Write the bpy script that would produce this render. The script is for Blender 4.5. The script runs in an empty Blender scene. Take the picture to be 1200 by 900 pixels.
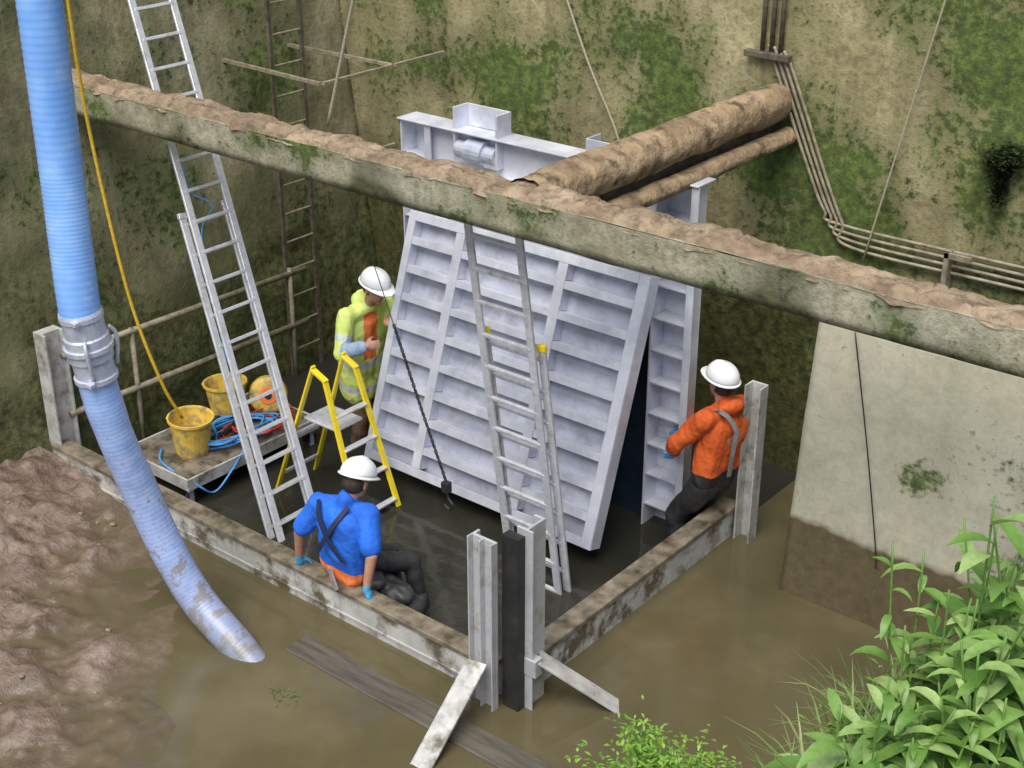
import bpy, bmesh, math, random
from mathutils import Vector, Matrix, noise
random.seed(7)
scene=bpy.context.scene
V=Vector
# ------------------------------------------------------------------ materials
def newmat(name):
    m=bpy.data.materials.new(name); m.use_nodes=True
    nt=m.node_tree; b=nt.nodes['Principled BSDF']
    return m,nt,b
def N(nt,t,**kw):
    n=nt.nodes.new(t)
    for k,v in kw.items(): setattr(n,k,v)
    return n
def noise_node(nt,scale,detail=4,rough=.6,stretch=None,coord='Object'):
    tc=N(nt,'ShaderNodeTexCoord'); mp=N(nt,'ShaderNodeMapping')
    nt.links.new(tc.outputs[coord],mp.inputs[0])
    if stretch: mp.inputs['Scale'].default_value=stretch
    n=N(nt,'ShaderNodeTexNoise'); n.inputs['Scale'].default_value=scale
    n.inputs['Detail'].default_value=detail; n.inputs['Roughness'].default_value=rough
    nt.links.new(mp.outputs[0],n.inputs['Vector'])
    return n
def ramp(nt,src,stops):
    r=N(nt,'ShaderNodeValToRGB'); e=r.color_ramp.elements
    while len(e)<len(stops): e.new(.5)
    for i,(p,c) in enumerate(stops):
        e[i].position=p; e[i].color=(c[0],c[1],c[2],1)
    nt.links.new(src,r.inputs[0]); return r
def mixc(nt,fac,a,b,mode='MIX'):
    m=N(nt,'ShaderNodeMix',data_type='RGBA',blend_type=mode)
    if hasattr(fac,'links'): nt.links.new(fac,m.inputs[0])
    else: m.inputs[0].default_value=fac
    for s,i in ((a,6),(b,7)):
        if hasattr(s,'links'): nt.links.new(s,m.inputs[i])
        else: m.inputs[i].default_value=(s[0],s[1],s[2],1)
    return m.outputs[2]
def fr(nt,src,a,b,lo=0,hi=1):
    m=N(nt,'ShaderNodeMapRange'); nt.links.new(src,m.inputs[0])
    m.inputs[1].default_value=a; m.inputs[2].default_value=b; m.inputs[3].default_value=lo; m.inputs[4].default_value=hi
    return m.outputs[0]
def addn(nt,a,b):
    ad=N(nt,'ShaderNodeMath',operation='ADD'); nt.links.new(a,ad.inputs[0]); nt.links.new(b,ad.inputs[1]); return ad.outputs[0]
def bump(nt,b,src,strength,dist=.02):
    bp=N(nt,'ShaderNodeBump'); bp.inputs['Strength'].default_value=strength; bp.inputs['Distance'].default_value=dist
    nt.links.new(src,bp.inputs['Height']); nt.links.new(bp.outputs[0],b.inputs['Normal'])
def simple(name,c1,c2,scale=6,rough=.6,metal=0,bs=.3,bd=.01,stretch=None,dirt=None,dirt_t=(.55,.7),dscale=3,rr=None,bscale=None):
    m,nt,b=newmat(name)
    n=noise_node(nt,scale,3,stretch=stretch)
    col=ramp(nt,n.outputs[0],[(.32,c1),(.68,c2)]).outputs[0]
    if dirt:
        d=noise_node(nt,dscale,5,.65)
        f=fr(nt,d.outputs[0],dirt_t[0],dirt_t[1])
        col=mixc(nt,f,col,dirt)
        if metal>0:
            nt.links.new(fr(nt,d.outputs[0],dirt_t[0],dirt_t[1],metal,0),b.inputs['Metallic'])
    if metal>0 and not dirt: b.inputs['Metallic'].default_value=metal
    nt.links.new(col,b.inputs['Base Color'])
    if rr: nt.links.new(fr(nt,n.outputs[0],.3,.7,rr[0],rr[1]),b.inputs['Roughness'])
    else: b.inputs['Roughness'].default_value=rough
    if bs>0:
        n2=noise_node(nt,bscale or scale*4,3); bump(nt,b,n2.outputs[0],bs,bd)
    return m
def wallmat(name,c1,c2,c3,wets,streak=.5,ff=.6,bs=.55):
    m,nt,b=newmat(name)
    big=noise_node(nt,1.1,6,.62); st=noise_node(nt,2.2,4,.6,stretch=(2.4,2.4,.3)); fine=noise_node(nt,13,6,.72)
    col=ramp(nt,big.outputs[0],[(.3,c1),(.5,c2),(.68,c3)]).outputs[0]
    col=mixc(nt,fr(nt,st.outputs[0],.50,.70,0,streak),col,(.105,.095,.04))
    col=mixc(nt,fr(nt,st.outputs[0],.26,.44,.5,0),col,(.62,.55,.36))
    col=mixc(nt,fr(nt,fine.outputs[0],.36,.60,ff,0),col,(.09,.08,.034))
    am=N(nt,'ShaderNodeAttribute'); am.attribute_name='moss'
    aw=N(nt,'ShaderNodeAttribute'); aw.attribute_name='wet'
    ad=addn(nt,am.outputs['Fac'],fr(nt,fine.outputs[0],.3,.7,-.5,.5))
    mossc=ramp(nt,fine.outputs[0],[(.35,(.15,.21,.032)),(.5,(.065,.11,.015)),(.65,(.016,.03,.006))]).outputs[0]
    col=mixc(nt,fr(nt,ad,.33,.78,0,.92),col,mossc)
    ad2=addn(nt,aw.outputs['Fac'],fr(nt,big.outputs[0],.3,.7,-.3,.3))
    wetc=ramp(nt,fine.outputs[0],[(.35,wets[0]),(.52,wets[1]),(.68,wets[2])]).outputs[0]
    col=mixc(nt,fr(nt,ad2,.25,.9,0,.94),col,wetc)
    nt.links.new(col,b.inputs['Base Color'])
    nt.links.new(fr(nt,ad2,.3,.9,.9,.45),b.inputs['Roughness'])
    bump(nt,b,fine.outputs[0],bs,.03)
    return m
M={}
WET=((.10,.10,.03),(.045,.048,.015),(.014,.015,.006))
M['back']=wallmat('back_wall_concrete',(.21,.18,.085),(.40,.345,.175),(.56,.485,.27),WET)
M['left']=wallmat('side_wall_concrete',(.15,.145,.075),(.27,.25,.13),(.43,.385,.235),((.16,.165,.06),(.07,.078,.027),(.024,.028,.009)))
M['slab']=wallmat('slab_concrete',(.45,.43,.31),(.52,.495,.37),(.59,.565,.44),((.14,.105,.05),(.10,.074,.033),(.07,.05,.022)),.10,.22,.15)
M['beam']=wallmat('beam_concrete',(.31,.29,.19),(.45,.42,.30),(.58,.55,.41),((.11,.11,.05),(.06,.062,.028),(.025,.026,.012)),.4)
M['mudtop']=simple('drying_mud',(.19,.13,.078),(.40,.30,.195),5,.85,bs=.9,bd=.03,dirt=(.09,.07,.042),dirt_t=(.50,.70),dscale=9)
M['strutmud']=simple('caked_mud',(.20,.135,.075),(.41,.295,.175),4,.85,bs=.8,bd=.03,dirt=(.085,.065,.036),dirt_t=(.50,.66),dscale=6)
M['alu']=simple('mill_aluminium',(.46,.47,.49),(.64,.65,.67),5,.45,metal=.35,bs=.08,bd=.004,dirt=(.22,.20,.16),dirt_t=(.50,.72),dscale=5,rr=(.38,.6))
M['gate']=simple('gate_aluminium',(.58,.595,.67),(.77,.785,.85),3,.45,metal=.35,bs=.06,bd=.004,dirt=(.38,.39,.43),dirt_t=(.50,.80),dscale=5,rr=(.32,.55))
M['gateskin_shade']=simple('gate_plate_shaded_aluminium',(.40,.42,.50),(.60,.62,.70),2.5,.5,metal=.3,bs=.06,bd=.004,dirt=(.28,.28,.31),dirt_t=(.48,.75),dscale=6,rr=(.4,.65))  # darker copy of the gate aluminium, pocket shadow painted into the plate colour
M['ladder']=simple('ladder_aluminium',(.58,.60,.63),(.74,.75,.78),20,.35,metal=.4,bs=.05,bd=.003,dirt=(.26,.23,.18),dirt_t=(.54,.75),dscale=8)
M['dirtyalu']=simple('muddy_aluminium',(.38,.37,.34),(.62,.61,.58),6,.6,metal=.15,bs=.2,bd=.01,dirt=(.14,.12,.08),dirt_t=(.5,.68),dscale=5)
M['deck']=simple('muddy_deck',(.13,.105,.075),(.26,.225,.18),4,.5,bs=.4,bd=.01,dirt=(.06,.047,.03),dirt_t=(.45,.62),dscale=6)
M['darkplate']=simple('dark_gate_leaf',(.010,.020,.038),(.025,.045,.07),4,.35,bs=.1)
M['dark']=simple('dark_rubber',(.012,.012,.012),(.03,.029,.026),8,.5,bs=.3)
M['rust']=simple('rusty_steel',(.06,.045,.03),(.15,.12,.08),14,.85,bs=.5)
M['pipe']=simple('galvanised_pipe',(.17,.14,.09),(.35,.31,.22),12,.6,metal=.1,bs=.3)
M['lowwall']=simple('muddy_stop_log',(.40,.39,.36),(.60,.59,.56),4,.6,metal=.1,bs=.3,bd=.01,dirt=(.12,.095,.06),dirt_t=(.47,.62),dscale=4.5)
M['lowtop']=simple('wet_mud_edge',(.06,.046,.028),(.28,.235,.17),7,.4,bs=.5)
M['timber']=simple('wet_timber',(.07,.06,.045),(.13,.115,.088),8,.35,bs=.4,stretch=(.3,3,1))
M['yellow']=simple('yellow_fibreglass',(.82,.60,.01),(.92,.72,.03),10,.4,bs=.05,dirt=(.4,.28,.08),dirt_t=(.60,.8))
M['bucket']=simple('yellow_plastic',(.66,.43,.05),(.84,.60,.12),8,.45,bs=.05,dirt=(.26,.20,.12),dirt_t=(.46,.66),dscale=9)
M['red']=simple('red_cable',(.45,.04,.02),(.6,.08,.04),12,.5,bs=.05)
M['bluecable']=simple('blue_rope',(.04,.22,.55),(.08,.35,.7),12,.5,bs=.1)
M['rope']=simple('fibre_rope',(.30,.26,.17),(.45,.40,.28),60,.9,bs=.3)
M['yrope']=simple('yellow_air_hose',(.55,.34,.02),(.75,.50,.05),30,.6,bs=.1)
M['steel']=simple('zinc_steel',(.42,.46,.56),(.66,.70,.80),12,.4,metal=.3,bs=.15,dirt=(.26,.23,.18),dirt_t=(.54,.76),dscale=12)
M['helmet']=simple('white_hard_hat',(.82,.83,.82),(.88,.89,.88),6,.28,bs=0,dirt=(.50,.47,.41),dirt_t=(.60,.85),dscale=14)
M['skin']=simple('skin',(.40,.20,.135),(.52,.28,.19),14,.5,bs=.1,bd=.002)
M['hivis']=simple('hi_vis_yellow',(.68,.82,.17),(.80,.92,.27),5,.7,bs=.6,bd=.03,bscale=6)
M['reflect']=simple('reflective_band',(.60,.64,.62),(.76,.79,.78),20,.4,bs=.05)
M['orange']=simple('orange_fleece',(.52,.075,.012),(.76,.14,.02),9,.85,bs=.7,bd=.03,bscale=7)
M['hiorange']=simple('hi_vis_orange',(.85,.18,.04),(.95,.26,.07),9,.7,bs=.2)
M['blue']=simple('blue_shirt',(.010,.10,.52),(.02,.17,.76),6,.8,bs=.7,bd=.03,bscale=6)
M['navy']=simple('navy_webbing',(.01,.02,.05),(.02,.03,.08),16,.7,bs=.1)
M['wader']=simple('wet_black_waders',(.016,.016,.018),(.036,.035,.035),7,.5,bs=.3,bd=.02,dirt=(.10,.085,.06),dirt_t=(.60,.78),dscale=5)
M['brown']=simple('brown_work_trousers',(.08,.05,.03),(.17,.10,.05),8,.8,bs=.4,bd=.02)
M['glove']=simple('nitrile_glove',(.06,.38,.68),(.10,.48,.80),14,.4,bs=.05)
M['hair']=simple('dark_hair',(.02,.014,.01),(.05,.035,.02),40,.7,bs=.3)
M['eye']=simple('eye',(.02,.02,.02),(.03,.03,.03),10,.2,bs=0)
M['lip']=simple('lip',(.35,.12,.10),(.4,.15,.12),10,.5,bs=0)
M['strap']=simple('grey_strap',(.16,.16,.15),(.26,.26,.25),18,.7,bs=.1)
M['sleeve']=simple('grey_blue_sleeve',(.22,.32,.47),(.38,.48,.62),12,.6,bs=.2)
def watermat(name,c1,c2,c3,rough,bs):
    m,nt,b=newmat(name)
    n=noise_node(nt,.7,6,.6); n2=noise_node(nt,4,3,.5)
    col=ramp(nt,n.outputs[0],[(.3,c1),(.52,c2),(.7,c3)]).outputs[0]
    nt.links.new(col,b.inputs['Base Color'])
    nt.links.new(fr(nt,n.outputs[0],.35,.65,rough,rough*2.2),b.inputs['Roughness'])
    b.inputs['IOR'].default_value=1.34
    bump(nt,b,n2.outputs[0],bs,.02); return m
M['water']=watermat('muddy_water',(.075,.063,.030),(.105,.088,.045),(.150,.127,.072),.07,.10)
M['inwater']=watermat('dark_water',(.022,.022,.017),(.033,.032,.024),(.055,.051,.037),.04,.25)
def mudmat():
    m,nt,b=newmat('wet_mud')
    n=noise_node(nt,1.6,6,.6); f=noise_node(nt,8,6,.7)
    tc=N(nt,'ShaderNodeNewGeometry'); sp=N(nt,'ShaderNodeSeparateXYZ'); nt.links.new(tc.outputs['Position'],sp.inputs[0])
    col=ramp(nt,n.outputs[0],[(.3,(.13,.085,.058)),(.5,(.19,.135,.098)),(.7,(.29,.215,.165))]).outputs[0]
    col=mixc(nt,fr(nt,f.outputs[0],.52,.66,0,.55),col,(.36,.29,.25))
    col=mixc(nt,fr(nt,f.outputs[0],.47,.34,0,.65),col,(.07,.045,.030))
    zz=addn(nt,sp.outputs[2],fr(nt,n.outputs[0],.3,.7,-.05,.05))
    edge=fr(nt,zz,.10,.0,0,1)
    col=mixc(nt,edge,col,(.115,.090,.052))
    nt.links.new(col,b.inputs['Base Color'])
    r1=fr(nt,f.outputs[0],.40,.62,.16,.55)
    mm=N(nt,'ShaderNodeMath',operation='MULTIPLY'); nt.links.new(r1,mm.inputs[0]); nt.links.new(fr(nt,edge,0,1,1,.4),mm.inputs[1])
    nt.links.new(mm.outputs[0],b.inputs['Roughness'])
    bp=N(nt,'ShaderNodeBump'); bp.inputs['Distance'].default_value=.05
    nt.links.new(fr(nt,edge,0,1,.9,.05),bp.inputs['Strength']); nt.links.new(f.outputs[0],bp.inputs['Height']); nt.links.new(bp.outputs[0],b.inputs['Normal'])
    return m
M['mud']=mudmat()
M['soil']=simple('bank_soil',(.03,.028,.014),(.07,.065,.03),6,.9,bs=.6)
def leafmat(name,a,bc,c,trans=.25):
    m,nt,b=newmat(name)
    at=N(nt,'ShaderNodeAttribute'); at.attribute_name='tint'
    col=ramp(nt,at.outputs['Fac'],[(0,a),(.5,bc),(1,c)]).outputs[0]
    n=noise_node(nt,40,2); col=mixc(nt,fr(nt,n.outputs[0],.4,.7,0,.3),col,a)
    nt.links.new(col,b.inputs['Base Color']); b.inputs['Roughness'].default_value=.42
    if trans:
        tr=N(nt,'ShaderNodeBsdfTranslucent'); nt.links.new(col,tr.inputs[0])
        mx=N(nt,'ShaderNodeMixShader'); mx.inputs[0].default_value=trans
        out=nt.nodes['Material Output']
        nt.links.new(b.outputs[0],mx.inputs[1]); nt.links.new(tr.outputs[0],mx.inputs[2]); nt.links.new(mx.outputs[0],out.inputs[0])
    return m
M['leaf']=leafmat('broad_leaf',(.06,.14,.02),(.19,.35,.07),(.42,.56,.20))
M['fern']=leafmat('fine_leaf',(.03,.09,.01),(.11,.24,.02),(.28,.46,.06),0)
M['grass']=leafmat('grass_blade',(.06,.11,.02),(.16,.24,.06),(.34,.34,.14),0)
M['darkleaf']=leafmat('dark_moss_leaf',(.008,.014,.005),(.02,.03,.01),(.04,.06,.015),0)
def hosemat():
    m,nt,b=newmat('blue_suction_hose')
    tc=N(nt,'ShaderNodeTexCoord'); sp=N(nt,'ShaderNodeSeparateXYZ'); nt.links.new(tc.outputs['Object'],sp.inputs[0])
    n=noise_node(nt,8,6,.72); n2=noise_node(nt,2,3)
    up=ramp(nt,n2.outputs[0],[(.35,(.16,.37,.82)),(.65,(.30,.52,.92))]).outputs[0]
    lo=ramp(nt,n.outputs[0],[(.34,(.28,.37,.62)),(.52,(.37,.48,.78)),(.68,(.50,.58,.84))]).outputs[0]
    f=fr(nt,sp.outputs[2],1.2,2.6)
    col=mixc(nt,f,lo,up)
    md=addn(nt,n.outputs[0],fr(nt,sp.outputs[2],1.6,.1,-.06,.04))
    col=mixc(nt,fr(nt,md,.53,.61,0,.8),col,mixc(nt,f,(.22,.19,.165),(.38,.52,.78)))
    col=mixc(nt,fr(nt,sp.outputs[2],.6,.0,0,.65),col,(.20,.18,.165))
    nt.links.new(col,b.inputs['Base Color']); b.inputs['Roughness'].default_value=.34
    return m
M['hose']=hosemat()
# ------------------------------------------------------------------ mesh builder
class MB:
    def __init__(s): s.v=[]; s.f=[]; s.mi=[]; s.t=[]
    def add(s,vs,fs,mi=0,t=None):
        o=len(s.v); s.v+=[V(p) for p in vs]; s.f+=[tuple(i+o for i in f) for f in fs]; s.mi+=[mi]*len(fs)
        if t is not None: s.t+=[t]*len(vs)
    def box(s,x0,x1,y0,y1,z0,z1,mi=0):
        p=[(x,y,z) for x in (x0,x1) for y in (y0,y1) for z in (z0,z1)]
        s.add(p,[(0,1,3,2),(4,6,7,5),(0,4,5,1),(2,3,7,6),(0,2,6,4),(1,5,7,3)],mi)
    def fbox(s,fn,u0,u1,v0,v1,n0,n1,mi=0):
        p=[fn(x,y,z) for x in (u0,u1) for y in (v0,v1) for z in (n0,n1)]
        s.add(p,[(0,1,3,2),(4,6,7,5),(0,4,5,1),(2,3,7,6),(0,2,6,4),(1,5,7,3)],mi)
    def bar(s,a,b,w,h,side=(0,0,1),mi=0):
        a=V(a); b=V(b); d=(b-a).normalized(); sd=V(side); x=d.cross(sd)
        if x.length<1e-4: x=d.cross(V((1,0,0)))
        x.normalize(); y=d.cross(x).normalized()
        p=[]
        for q in (a,b):
            for sx,sy in ((-1,-1),(1,-1),(1,1),(-1,1)): p.append(q+x*sx*w/2+y*sy*h/2)
        s.add(p,[(3,2,1,0),(4,5,6,7),(0,1,5,4),(1,2,6,5),(2,3,7,6),(3,0,4,7)],mi)
    def tube(s,pts,r,seg=10,mi=0,cap=True):
        pts=[V(p) for p in pts]; n=len(pts); rs=r if isinstance(r,(list,tuple)) else [r]*n
        vs=[];fs=[]; ref=None
        for i,p in enumerate(pts):
            d=(pts[min(i+1,n-1)]-pts[max(i-1,0)]).normalized()
            if ref is None:
                ref=d.cross(V((0,0,1)));
                if ref.length<.05: ref=d.cross(V((1,0,0)))
            x=(ref-d*ref.dot(d)).normalized(); ref=x; y=d.cross(x)
            for k in range(seg):
                a=2*math.pi*k/seg; vs.append(p+(x*math.cos(a)+y*math.sin(a))*rs[i])
        for i in range(n-1):
            for k in range(seg):
                k2=(k+1)%seg; fs.append((i*seg+k,i*seg+k2,(i+1)*seg+k2,(i+1)*seg+k))
        if cap: fs.append(tuple(range(seg))[::-1]); fs.append(tuple((n-1)*seg+k for k in range(seg)))
        s.add(vs,fs,mi)
    def lathe(s,prof,origin,axis=(0,0,1),seg=24,mi=0):
        o=V(origin); z=V(axis).normalized(); x=z.orthogonal().normalized(); y=z.cross(x)
        vs=[];fs=[]
        for r,h in prof:
            for k in range(seg):
                a=2*math.pi*k/seg; vs.append(o+z*h+(x*math.cos(a)+y*math.sin(a))*r)
        for i in range(len(prof)-1):
            for k in range(seg):
                k2=(k+1)%seg; fs.append((i*seg+k,i*seg+k2,(i+1)*seg+k2,(i+1)*seg+k))
        s.add(vs,fs,mi)
    def ell(s,c,r,R=None,mi=0,nu=16,nv=10):
        c=V(c); vs=[];fs=[]; R=R or Matrix.Identity(3)
        for j in range(nv+1):
            ph=math.pi*j/nv
            for i in range(nu):
                a=2*math.pi*i/nu
                vs.append(c+R@V((r[0]*math.sin(ph)*math.cos(a),r[1]*math.sin(ph)*math.sin(a),r[2]*math.cos(ph))))
        for j in range(nv):
            for i in range(nu):
                i2=(i+1)%nu; fs.append((j*nu+i,(j+1)*nu+i,(j+1)*nu+i2,j*nu+i2))
        s.add(vs,fs,mi)
    def cap(s,a,ra,b,rb,mi=0):
        a=V(a);b=V(b); d=b-a; k=5
        dn=d.normalized(); pts=[];rs=[]
        for i in range(1,k+1):
            t=math.pi/2*i/k; pts.append(a-dn*ra*math.cos(t)); rs.append(max(ra*math.sin(t),.001))
        for i in range(k,0,-1):
            t=math.pi/2*i/k; pts.append(b+dn*rb*math.cos(t)); rs.append(max(rb*math.sin(t),.001))
        s.tube(pts,rs,12,mi)
def link(o): scene.collection.objects.link(o); return o
def tag(o,label=None,cat=None,group=None,kind=None):
    if label:o['label']=label
    if cat:o['category']=cat
    if group:o['group']=group
    if kind:o['kind']=kind
def mesh_obj(name,mb,mats,base=(0,0,0),parent=None,smooth=False,bev=0,label=None,cat=None,group=None,kind=None):
    me=bpy.data.meshes.new(name); b=V(base)
    me.from_pydata([tuple(p-b) for p in mb.v],[],mb.f)
    for m in mats: me.materials.append(M[m])
    me.polygons.foreach_set('material_index',mb.mi); me.polygons.foreach_set('use_smooth',[smooth]*len(mb.f))
    if mb.t and len(mb.t)==len(mb.v):
        at=me.attributes.new('tint','FLOAT','POINT'); at.data.foreach_set('value',mb.t)
    elif len(mb.f)<20000:
        bm=bmesh.new(); bm.from_mesh(me); bmesh.ops.recalc_face_normals(bm,faces=bm.faces); bm.to_mesh(me); bm.free()
    o=link(bpy.data.objects.new(name,me))
    if parent: o.parent=parent
    else: o.location=b
    if bev:
        md=o.modifiers.new('bevel','BEVEL'); md.width=bev; md.segments=1; md.limit_method='ANGLE'
    tag(o,label,cat,group,kind); return o
def empty(name,base,label,cat,group=None):
    o=link(bpy.data.objects.new(name,None)); o.location=V(base); o.empty_display_size=.1
    tag(o,label,cat,group); return o
class Thing:
    def __init__(s,name,base,label,cat,group=None):
        s.e=empty(name,base,label,cat,group); s.b=base
    def part(s,name,mb,mats,parent=None,**k):
        return mesh_obj(name,mb,mats,s.b,parent or s.e,**k)
def spline(pts,n=10):
    pts=[V(p) for p in pts]; out=[]
    P=[pts[0]*2-pts[1]]+pts+[pts[-1]*2-pts[-2]]
    for i in range(1,len(P)-2):
        for k in range(n):
            t=k/n; a,b,c,d=P[i-1],P[i],P[i+1],P[i+2]
            out.append(.5*((2*b)+(c-a)*t+(2*a-5*b+4*c-d)*t*t+(-a+3*b-3*c+d)*t**3))
    out.append(pts[-1]); return out
def nz(x,y,z=0,s=1,o=4): return noise.fractal(V((x*s,y*s,z*s)),1.0,2.0,o)
def gridwall(name,fn,nu,nv,mossf,wetf,mat,disp,label,cat,base,solid=0,kind=None,flip=False):
    vs=[];fs=[];mo=[];we=[]; B=V(base)
    for j in range(nv+1):
        for i in range(nu+1):
            p,n=fn(i/nu,j/nv); p=V(p); d=disp*nz(p.x,p.y,p.z,1.7,3); p2=p+V(n)*d
            vs.append(tuple(p2-B)); mo.append(mossf(p)); we.append(wetf(p))
    for j in range(nv):
        for i in range(nu):
            a=j*(nu+1)+i; f=(a,a+1,a+nu+2,a+nu+1); fs.append(f[::-1] if flip else f)
    me=bpy.data.meshes.new(name); me.from_pydata(vs,[],fs)
    me.materials.append(M[mat]); me.polygons.foreach_set('use_smooth',[True]*len(fs))
    for nm,d in (('moss',mo),('wet',we)):
        at=me.attributes.new(nm,'FLOAT','POINT'); at.data.foreach_set('value',d)
    o=link(bpy.data.objects.new(name,me)); o.location=B
    if solid:
        md=o.modifiers.new('thick','SOLIDIFY'); md.thickness=solid; md.offset=-1
    tag(o,label,cat,None,kind); return o
def blob(p,cx,cz,r): 
    d=((p.x-cx)**2+(p.z-cz)**2)/(r*r); return math.exp(-d) if d<9 else 0
def sstep(a,b,x):
    t=max(0,min(1,(x-a)/(b-a))); return t*t*(3-2*t)
spots=[(-6.5,3.0,.6),(-6.05,2.75,.55),(-7.75,2.85,.5),(-8.5,3.3,.5),(-4.0,3.75,.5),(-3.2,3.6,.8),(-5.0,2.1,.6),(-5.3,1.4,.6),(-3.1,2.9,.4),(-4.5,1.5,.8),(-8.6,2.2,.6),(-2.8,1.6,.8),(-7.1,3.9,.5),(-3.0,3.9,.6),(-4.6,.7,.6),(-9.2,3.6,.5),(-5.2,2.7,.4)]
def moss_back(p):
    v=.27+.65*nz(p.x,p.z,3,1.6,5)
    for x,z,r in spots: v+=.42*blob(p,x,z,r)
    return v
def wet_back(p): return 1.10-sstep(.7,2.6,p.z+.6*nz(p.x,2,p.z,1.2,3))+ .25*sstep(-7.6,-9.4,p.x)
gridwall('concrete_wall',lambda u,v:((-11.3+15.3*u,9.98,-.6+7.6*v),(0,-1,0)),220,110,moss_back,wet_back,'back',.03,'tall stained concrete wall with moss patches and damp streaks','wall',(-2,9.98,-.6),.4)
def moss_left(p): return .36+.65*nz(p.y,p.z,9,1.3,5)
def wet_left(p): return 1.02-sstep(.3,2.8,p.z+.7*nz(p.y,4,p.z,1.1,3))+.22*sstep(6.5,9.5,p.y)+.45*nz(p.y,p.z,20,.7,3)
def WX(z): return -9.85-.14*max(z,0)
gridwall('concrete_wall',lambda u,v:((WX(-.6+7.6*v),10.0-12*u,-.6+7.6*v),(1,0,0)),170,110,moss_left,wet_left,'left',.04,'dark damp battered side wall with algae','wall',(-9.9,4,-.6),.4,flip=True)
def moss_slab(p): return -.06+.5*max(0,nz(p.x,p.z,1,1.8,5))+.8*blob(p,-3.2,1.25,.15)+.6*blob(p,-3.9,1.15,.06)+.75*sstep(-3.0,-2.6,p.x)*(.5+.5*nz(p.x,p.z,8,2))
def wet_slab(p): return 1.35*sstep(.70,.56,p.z+.05*nz(p.x,1,p.z,2.5)+.03*nz(p.x,1,0,9))+.15*sstep(1.3,.6,p.z)
gridwall('concrete_slab',lambda u,v:((-4.14+.12*v+6.2*u,8.2,-.3+2.52*v),(0,-1,0)),150,64,moss_slab,wet_slab,'slab',.010,'pale concrete slab with brown waterline stain','concrete slab',(-2,8.2,-.3),.22)
# ------------------------------------------------------------------ ground + water + mud
mb=MB(); mb.add([(-60,-60,-.62),(60,-60,-.62),(60,60,-.62),(-60,60,-.62)],[(0,1,2,3)]); mesh_obj('ground',mb,['mud'],kind='structure')
mb=MB()
mb.add([(-9.95,-6,0),(8,-6,0),(8,5.93,0),(-9.95,5.93,0)],[(0,1,2,3)])
mb.add([(-4.85,5.93,0),(8,5.93,0),(8,10.1,0),(-4.85,10.1,0)],[(0,1,2,3)])
mesh_obj('water',mb,['water'],kind='structure',label='still murky muddy water')
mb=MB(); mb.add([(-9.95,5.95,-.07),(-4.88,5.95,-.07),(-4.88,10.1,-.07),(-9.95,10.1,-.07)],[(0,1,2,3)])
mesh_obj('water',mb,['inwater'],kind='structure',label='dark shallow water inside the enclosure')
def height(x,y):
    ax,ay,bx,by=-8.3,5.82,-6.17,3.97
    dx,dy=bx-ax,by-ay; L=math.hypot(dx,dy)
    d=-((x-ax)*(-dy)+(y-ay)*dx)/L
    d+=.30*nz(x,y,1,1.3,4)
    k=sstep(-.1,.8,d)
    h=.08*d+.03*max(0,d-1) + (.075*nz(x,y,7,4.2,5)+.06*abs(nz(x,y,2,2.4,3)))*k + .012*nz(x,y,4,5,3)
    h+=.12*sstep(-8.8,-9.9,x)
    return max(h,-.3)
mb=MB(); nx,ny=190,190; x0,x1,y0,y1=-9.95,-4.6,.5,5.87
for j in range(ny+1):
    for i in range(nx+1):
        x=x0+(x1-x0)*i/nx; y=y0+(y1-y0)*j/ny; mb.v.append(V((x,y,height(x,y))))
for j in range(ny):
    for i in range(nx):
        a=j*(nx+1)+i; mb.f.append((a,a+1,a+nx+2,a+nx+1)); mb.mi.append(0)
mesh_obj('mud_terrain',mb,['mud'],smooth=True,kind='structure',label='wet brown mud bank sloping into water')
def bank(x,y):
    t=min((x+2.75)/1.35,(4.85-y)/.9); return -.4+3.1*sstep(0,1,t)+.12*nz(x,y,3,2)
mb=MB(); nx,ny=50,60
for j in range(ny+1):
    for i in range(nx+1):
        x=-2.9+7*i/nx; y=-3+8*j/ny; mb.v.append(V((x,y,bank(x,y))))
for j in range(ny):
    for i in range(nx):
        a=j*(nx+1)+i; mb.f.append((a,a+1,a+nx+2,a+nx+1)); mb.mi.append(0)
mesh_obj('bank_terrain',mb,['soil'],smooth=True,kind='structure',label='steep earth bank covered in weeds')
# ------------------------------------------------------------------ beams
def mud_strip(a,b,width,z,hgt,name,parent,base,seed,nseg=420,nw=12,over=.02,mat='mudtop',power=4,rough=.7,drop=.035,lat=.025,crk=7):
    a=V(a);b=V(b);d=(b-a);L=d.length;dn=d.normalized();sd=V((-dn.y,dn.x,0))
    mb=MB()
    for i in range(nseg+1):
        t=i/nseg; s=t*L
        for k in range(nw+1):
            w=k/nw*2-1
            w2=w*(width/2+over+ (lat*nz(s,seed+w*2,1,6,3)))
            p=a+d*t+sd*w2
            crack=noise.voronoi(V((p.x*4.5,p.y*4.5,seed)))[0]
            e=min(1,(crack[1]-crack[0])*crk)
            h=hgt*(1-abs(w)**power)*(1-rough*.5+rough*.5*e)*(1+rough*.7*nz(p.x,p.y,seed,3.5))
            if abs(w)>.97: h=-drop-drop*.8*nz(s,seed,4,9,2)
            mb.v.append(V((p.x,p.y,z+h)))
    for i in range(nseg):
        for k in range(nw):
            q=i*(nw+1)+k; mb.f.append((q,q+1,q+nw+2,q+nw+1)); mb.mi.append(0)
    mesh_obj(name,mb,[mat],base,parent,smooth=True,label='cracked drying mud caked along the top')
e=empty('concrete_beam',(-4,6.8,2.9),'long concrete beam spanning the pit caked with mud','beam')
def moss_beam(p): return .30+.9*nz(p.x,p.z,4,2.0,5)
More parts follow.
